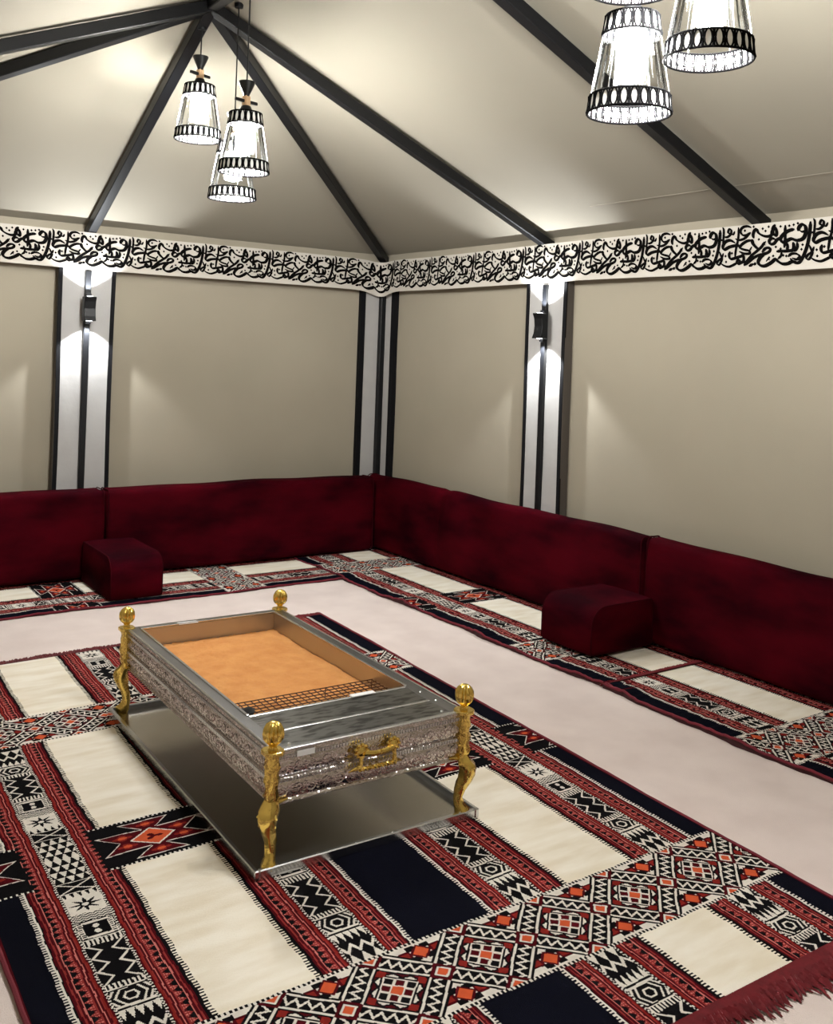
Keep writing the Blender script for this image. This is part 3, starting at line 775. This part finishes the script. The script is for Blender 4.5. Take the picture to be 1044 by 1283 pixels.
# inner box
ix, iy0, iy1 = .290, -.405, .640
for (x0, x1, y0, y1) in ((-ix-.004, -ix, iy0, iy1), (ix, ix+.004, iy0, iy1), (-ix-.004, ix+.004, iy1, iy1+.004), (-ix-.004, ix+.004, iy0-.004, iy0)):
    MB().box(x0, x1, y0, y1, zb0+.012, zb1+.004).build('inner_wall', 'steel', pit)
# top frame: side flanges, back flange, broad front plates
ox, oy = bx_+.016, by_+.016
for (x0, x1, y0, y1) in ((-ox, -ix, -oy, oy), (ix, ox, -oy, oy), (-ix, ix, iy1, oy)):
    MB().box(x0, x1, y0, y1, zb1, zb1+.006).build('top_flange', 'flange_steel', pit, bevel=.002, seg=1)
MB().box(-ix, ix, -.548, iy0, zb1-.001, zb1+.003).build('top_plate', 'plate', pit)
MB().box(-ix, ix, -oy+.012, -.552, zb1-.001, zb1+.003).build('top_plate', 'plate', pit)
for y in (iy0, -.55): MB().box(-ix, ix, y-.006, y+.006, zb1, zb1+.007).build('top_strip', 'rim_steel', pit, bevel=.002, seg=1)
MB().box(-ox, ox, -oy-.002, -oy+.014, zb1, zb1+.007).build('top_strip', 'rim_steel', pit, bevel=.002, seg=1)
for (x0, x1, y0, y1) in ((-ix-.006, -ix+.003, iy0, iy1), (ix-.003, ix+.006, iy0, iy1), (-ix, ix, iy1-.003, iy1+.006)): MB().box(x0, x1, y0, y1, zb1+.004, zb1+.011).build('inner_lip', 'rim_steel', pit, bevel=.002, seg=1)
for (x0, x1) in ((-ox, -ox+.008), (ox-.008, ox)): MB().box(x0, x1, -oy, oy, zb1+.005, zb1+.010).build('edge_bead', 'rim_steel', pit, bevel=.002, seg=1)
for sx, sy in ((-.27, -.65), (.27, -.65), (.31, -.56), (.31, -.47)):
    MB().lathe([(.006, 0), (.005, .003), (.001, .005)], 10, (sx, sy, zb1+.003)).build('screw', 'rim_steel', pit)
# stickers
MB().box(-.135, -.055, iy1-.006, iy1+.020, zb1+.006, zb1+.0085).build('sticker', 'tape', pit)
MB().box(.075, .165, iy0-.010, iy0+.012, zb1+.007, zb1+.0095).build('sticker', 'tape', pit)
MB().box(-.262, -.205, -oy-.0035, -oy-.0015, zb1-.022, zb1-.006).build('sticker', 'tape', pit)
# legs
def leg(sx, sy):
    t = MB(); n = 14; lx, ly = sx*(bx_+.014), sy*(by_+.012)
    dx, dy = sx*.7071, sy*.7071
    # (z, offset outward, radius along the diagonal, radius across)
    prof = [(0, .006, .016, .015), (.012, .008, .021, .018), (.026, .004, .019, .017), (.040, -.006, .014, .013), (.060, -.010, .013, .012), (.085, -.004, .015, .014), (.110, .008, .018, .017),
            (.135, .018, .021, .020), (.155, .020, .023, .022), (.172, .014, .023, .023), (.185, .004, .019, .019), (.200, -.001, .015, .015), (.215, .001, .018, .018), (.235, .001, .015, .015), (.255, .002, .019, .019), (.275, .001, .015, .015),
            (.295, .002, .018, .018), (.312, .001, .015, .015), (.330, 0, .017, .017)]
    V = []
    for i, (z, o, ra, rc) in enumerate(prof):
        for j in range(n):
            a = 2*PI*j/n; cv = 1+.13*math.cos(4*a+z*60)+.06*math.cos(7*a-z*90)
            u = o+1.22*ra*cv*math.cos(a); v = 1.22*rc*cv*math.sin(a); V.append((lx+dx*u-dy*v*sx*sy*1.0, ly+dy*u+dx*v*sx*sy*1.0, z))
    F = [tuple(range(n))[::-1], tuple(range((len(prof)-1)*n, len(prof)*n))]
    for i in range(len(prof)-1):
        for j in range(n): F.append((i*n+j, i*n+(j+1) % n, (i+1)*n+(j+1) % n, (i+1)*n+j))
    t.add(V, F); L = t.build('leg', 'gold', pit, True)
    # carved leaves on the knee and shaft
    b = MB()
    for (z, o, k) in ((.160, .040, 1), (.135, .036, .8), (.255, .020, .7), (.295, .019, .6), (.215, .019, .6)):
        for side in (-1, 0, 1):
            ux, uy = dx-dy*side*.9, dy+dx*side*.9; l_ = math.hypot(ux, uy); ux /= l_; uy /= l_
            b.tube([(lx+ux*o*.7, ly+uy*o*.7, z+.016*k), (lx+ux*o*.95, ly+uy*o*.95, z), (lx+ux*o*.75, ly+uy*o*.75, z-.018*k)], [.002, .0065*k, .0015], 6)
    b.build('carved_leaves', 'gold', L, True)
    # wing-like bracket that ties the knee to the body
    b = MB(); b.tube([(lx, ly, .186), (lx-sx*.028, ly+0*sy, .190), (lx-sx*.052, ly, .193)], [.009, .006, .0025], 6)
    b.tube([(lx, ly, .186), (lx, ly-sy*.028, .190), (lx, ly-sy*.052, .193)], [.009, .006, .0025], 6); b.build('knee_bracket', 'gold', L, True)
    # square collar
    MB().prism([(lx+a*.030, ly+c*.030) for a, c in ((-1, -.55), (-.55, -1), (.55, -1), (1, -.55), (1, .55), (.55, 1), (-.55, 1), (-1, .55))], 2, .330, .343).build('collar', 'gold', L, bevel=.002, seg=1)
    # fluted bud finial
    f = MB(); f.lathe([(.013, .343), (.010, .352), (.012, .358), (.020, .364), (.0262, .374), (.0280, .388), (.0265, .402), (.0205, .414), (.0115, .421), (.003, .424)], 66, (lx, ly, 0), 11, .12)
    f.build('finial', 'gold', L, True)
for sx in (-1, 1):
    for sy in (-1, 1): leg(sx, sy)
# handles on the short ends
def handle(sy):
    q = sy*(by_+.018); h = thing_part = None
    b = MB(); zc = zb0+.092
    # rope bar
    pts = [(-.064+.128*k/40, q+sy*.020, zc-.034) for k in range(41)]
    b2 = MB()
    for ph in (0, PI):
        P = [(p[0], p[1]+.0035*math.cos(k*.9+ph), p[2]+.0035*math.sin(k*.9+ph)) for k, p in enumerate(pts)]
        b2.tube(P, .0042, 6)
    H = b2.build('handle', 'gold', pit, True); H['label'] = 'ornate gold carrying handle'
    c = MB()
    c.tube([(-.050, q+sy*.022, zc+.014), (-.020, q+sy*.026, zc+.010), (.020, q+sy*.026, zc+.010), (.050, q+sy*.022, zc+.014)], [.009, .008, .008, .009], 8)
    c.tube([(-.02, q+sy*.024, zc+.010), (0, q+sy*.030, zc+.012), (.02, q+sy*.024, zc+.010)], [.002, .008, .002], 8); c.build('upper_bar', 'gold', H, True)
    for s in (-1, 1):
        m = MB(); cx = s*.056
        m.tube([(cx, q, zc+.018), (cx, q+sy*.018, zc+.018), (cx, q+sy*.026, zc+.018)], [.014, .018, .008], 12)
        for k in range(9):
            a = 2*PI*k/9; m.lathe([(.001, -.006), (.0065, -.003), (.0074, 0), (.0065, .003), (.001, .006)], 8, (cx+.019*math.cos(a), q+sy*.016, zc+.020+.018*math.sin(a)))
        m.build('rosette', 'gold', H, True)
        m = MB(); m.tube([(cx, q+sy*.016, zc+.010), (cx+s*.003, q+sy*.020, zc-.010), (cx+s*.004, q+sy*.020, zc-.032)], [.008, .0055, .008], 8)
        m.tube([(cx, q+sy*.018, zc-.030), (cx+s*.020, q+sy*.014, zc-.032), (cx+s*.038, q+sy*.008, zc-.040)], [.007, .0055, .0015], 7)
        m.lathe([(.001, -.010), (.008, -.006), (.010, 0), (.008, .006), (.001, .010)], 10, (cx+s*.006, q+sy*.018, zc-.028)); m.build('post', 'gold', H, True)
handle(-1); handle(1)
# sand bed
n1, n2 = 90, 150
sx_ = np.linspace(-ix+.001, ix-.001, n1)[None, :].repeat(n2, 0); sy_ = np.linspace(iy0+.001, iy1-.001, n2)[:, None].repeat(n1, 1)
edge = np.minimum(np.minimum(sx_+ix, ix-sx_), np.minimum(sy_-iy0, iy1-sy_))
sz_ = zb0+.085+.010*np.clip(edge/.10, 0, 1)+.004*sm(sx_*14+sy_*5, 41)+.004*sm(sy_*12-sx_*7, 42)+rng.normal(0, .0013, sx_.shape)
sd = link('sand_bed', grid_mesh('sand', sx_, sy_, sz_), 'sand', None, True)
sd.location = (PITL[0], PITL[1], Z0); sd.rotation_euler = (0, 0, PITR); tag(sd, 'bed of orange sand filling the fire pit', 'sand', kind='stuff')
# wire grate lying at the front end of the sand
gr = thing('wire_grate', 'rusty dark wire grate lying on the sand at the front end of the pit', 'grate', (PITL[0], PITL[1], Z0+zb0+.118), PITR)
gy0, gy1 = iy0+.008, iy0+.215
for k in range(25):
    x = -ix+.008+(2*ix-.016)*k/24; MB().tube([(x, gy0, 0), (x+.002, gy1-.004*(k % 2), .001*(k % 3))], .0019, 5).build('wire', 'bronze', gr)
for k in range(9):
    y = gy0+(gy1-gy0-.006)*k/8; MB().tube([(-ix+.004, y, .003), (0, y+.002, .002), (ix-.004, y, .003)], .0019, 5).build('wire', 'bronze', gr)
# front feet of the grate down to the sand
for k in (0, 8, 16, 24):
    x = -ix+.008+(2*ix-.016)*k/24; MB().tube([(x, gy1-.006, 0), (x, gy1-.006, -.030)], .0019, 5).build('foot_wire', 'bronze', gr)
    MB().tube([(x, gy0+.006, 0), (x, gy0+.006, -.034)], .0019, 5).build('foot_wire', 'bronze', gr)
def coal(x, y, z, r, sq, label, seed):
    me = bpy.data.meshes.new('charcoal'); bm = bmesh.new(); bmesh.ops.create_icosphere(bm, subdivisions=3, radius=1)
    for v in bm.verts:
        k = 1+.16*math.sin(v.co.x*4+seed)+.14*math.cos(v.co.y*5+seed)+.1*math.sin(v.co.z*7); v.co = Vector((v.co.x*r*sq, v.co.y*r, v.co.z*r*.6))*k
    bm.to_mesh(me); bm.free(); o = link('charcoal', me, 'coal', None, True)
    c, s = math.cos(PITR), math.sin(PITR); o.location = (PITL[0]+x*c-y*s, PITL[1]+x*s+y*c, Z0+z); o.rotation_euler = (0, 0, .5); tag(o, label, 'charcoal', 'charcoal bits in the pit')
coal(-.255, iy0+.095, zb0+.131, .023, 1.8, 'larger black charcoal lump on the corner of the wire grate', 1.0)
coal(-.275, iy0+.185, zb0+.098, .010, 1.2, 'tiny black charcoal bit on the sand beside the grate', 2.2)

# ================================================================== PENDANT LAMPS
def make_pendant():
    # origin at the bottom rim; cord is made separately because its length differs
    t = thing('pendant_lamp', None, 'pendant lamp')
    MB().lathe([(.012, .345), (.014, .352), (.037, .405), (.038, .412), (.030, .413), (.004, .412)], 24).build('cone_cap', 'black_steel', t, True)
    MB().box(-.015, .015, -.015, .015, .300, .348).build('wood_block', 'wood', t, bevel=.004, seg=2)
    MB().box(-.063, .063, -.0065, .0065, .316, .330).build('cross_bar', 'black_steel', t, bevel=.002, seg=1)
    MB().lathe([(.030, .268), (.029, .285), (.022, .300), (.014, .304)], 20).build('socket', 'black_steel', t, True)
    MB().lathe([(.064, .268), (.066, .270), (.064, .2725), (.004, .2725)], 32, closed_ends=False).build('top_disc', 'black_steel', t, True)
    # filigree rings
    def ring(name, r0, r1, z0, z1, n):
        rr_ = lambda z: r0+(r1-r0)*(z-z0)/(z1-z0)
        R = MB(); R.lathe([(r0-.0006, z0), (r1-.0006, z1), (r1+.0002, z1), (r0+.0002, z0), (r0-.0006, z0)], 48, closed_ends=False)
        o = R.build(name, 'shade_white', t, True)
        f = MB()
        for z in (z0, z1): f.tube([(rr_(z)*math.cos(a), rr_(z)*math.sin(a), z) for a in np.linspace(0, 2*PI, 41)[:-1]], .0032, 6, closed=True)
        for i in range(n):
            a0 = 2*PI*i/n; da = 2*PI/n; P = []
            for k in range(12):
                b = 2*PI*k/12; z = (z0+z1)/2+(z1-z0)/2*math.cos(b); a = a0+da*.36*math.sin(b); P.append((rr_(z)*math.cos(a), rr_(z)*math.sin(a), z))
            f.tube(P, .0027, 5, closed=True)
            a = a0+da/2; f.tube([(rr_(z)*math.cos(a), rr_(z)*math.sin(a), z) for z in (z0, (z0+z1)/2, z1)], [.0048, .0014, .0048], 5)
        f.build('filigree', 'filigree', o)
    ring('top_ring', .080, .072, .215, .268, 18); ring('bottom_ring', .114, .109, 0, .047, 26)
    # glass cone with soft vertical ribs, and three wires
    MB().lathe([(.103, .046), (.088, .13), (.072, .218)], 72, (0, 0, 0), 18, .012, closed_ends=False).build('glass_shade', 'glass', t, True)
    for k in range(6):
        a = 2*PI*k/6+.3; MB().tube([(.108*math.cos(a), .108*math.sin(a), .045), (.078*math.cos(a), .078*math.sin(a), .217)], .0017, 5).build('strut', 'rim_steel', t)
    MB().lathe([(.014, .085), (.036, .092), (.041, .105), (.041, .215), (.034, .228), (.018, .236)], 24).build('bulb', 'bulb', t, True)
    MB().lathe([(.018, .236), (.020, .245), (.020, .268)], 16).build('bulb_neck', 'rim_steel', t, True)
    return t
base = make_pendant()
def roof_z(x, y):
    z = RIDGE-(abs(x-RX)/(X1-RX))*(RIDGE-EAVE)
    if y > RY[0]: z = min(z, RIDGE-(y-RY[0])/(Y1-RY[0])*(RIDGE-EAVE))
    return z
LAMPS = [((1.842, 4.604, 2.514), .35, 'topmost pendant lamp of the cluster where the hip beams meet', 'pendant lamps where the hip beams meet'),
         ((1.865, 4.100, 2.289), .25, 'pendant lamp hung second highest in the cluster where the hip beams meet', 'pendant lamps where the hip beams meet'),
         ((1.936, 4.380, 2.208), .60, 'lowest pendant lamp of the cluster where the hip beams meet', 'pendant lamps where the hip beams meet'),
         ((1.992, 1.878, 2.177), -.1, 'lowest pendant lamp of the mid-ridge cluster away from the end wall', 'pendant lamps of the mid-ridge cluster'),
         ((2.054, 1.664, 2.291), .9, 'second highest pendant lamp of the mid-ridge cluster away from the end wall', 'pendant lamps of the mid-ridge cluster'),
         ((1.855, 1.754, 2.453), .4, 'highest pendant lamp of the mid-ridge cluster away from the end wall', 'pendant lamps of the mid-ridge cluster')]
lamps = [base]+[copy_tree(base) for _ in LAMPS[1:]]
for i, (loc, rz, lab, gp) in enumerate(LAMPS):
    o = lamps[i]
    o.location = loc; o.rotation_euler = (0, 0, rz); o['label'] = lab; o['group'] = gp
    if i == 5:                                   # this lamp's rim is in the picture, its bulb is above it
        for ch in o.children:
            if ch.name.startswith('bulb') and not ch.name.startswith('bulb_neck'): ch.name = 'bulb_offscreen'
    zt = roof_z(loc[0], loc[1])-(.06 if i == 0 else .0)-loc[2]
    MB().tube([(0, 0, .411), (0, 0, (.41+zt)/2), (0, 0, zt)], .0035, 6).build('cord', 'black_steel', o)
    MB().lathe([(.020, zt-.02), (.022, zt-.008), (.022, zt)], 16).build('ceiling_cup', 'black_steel', o, True)
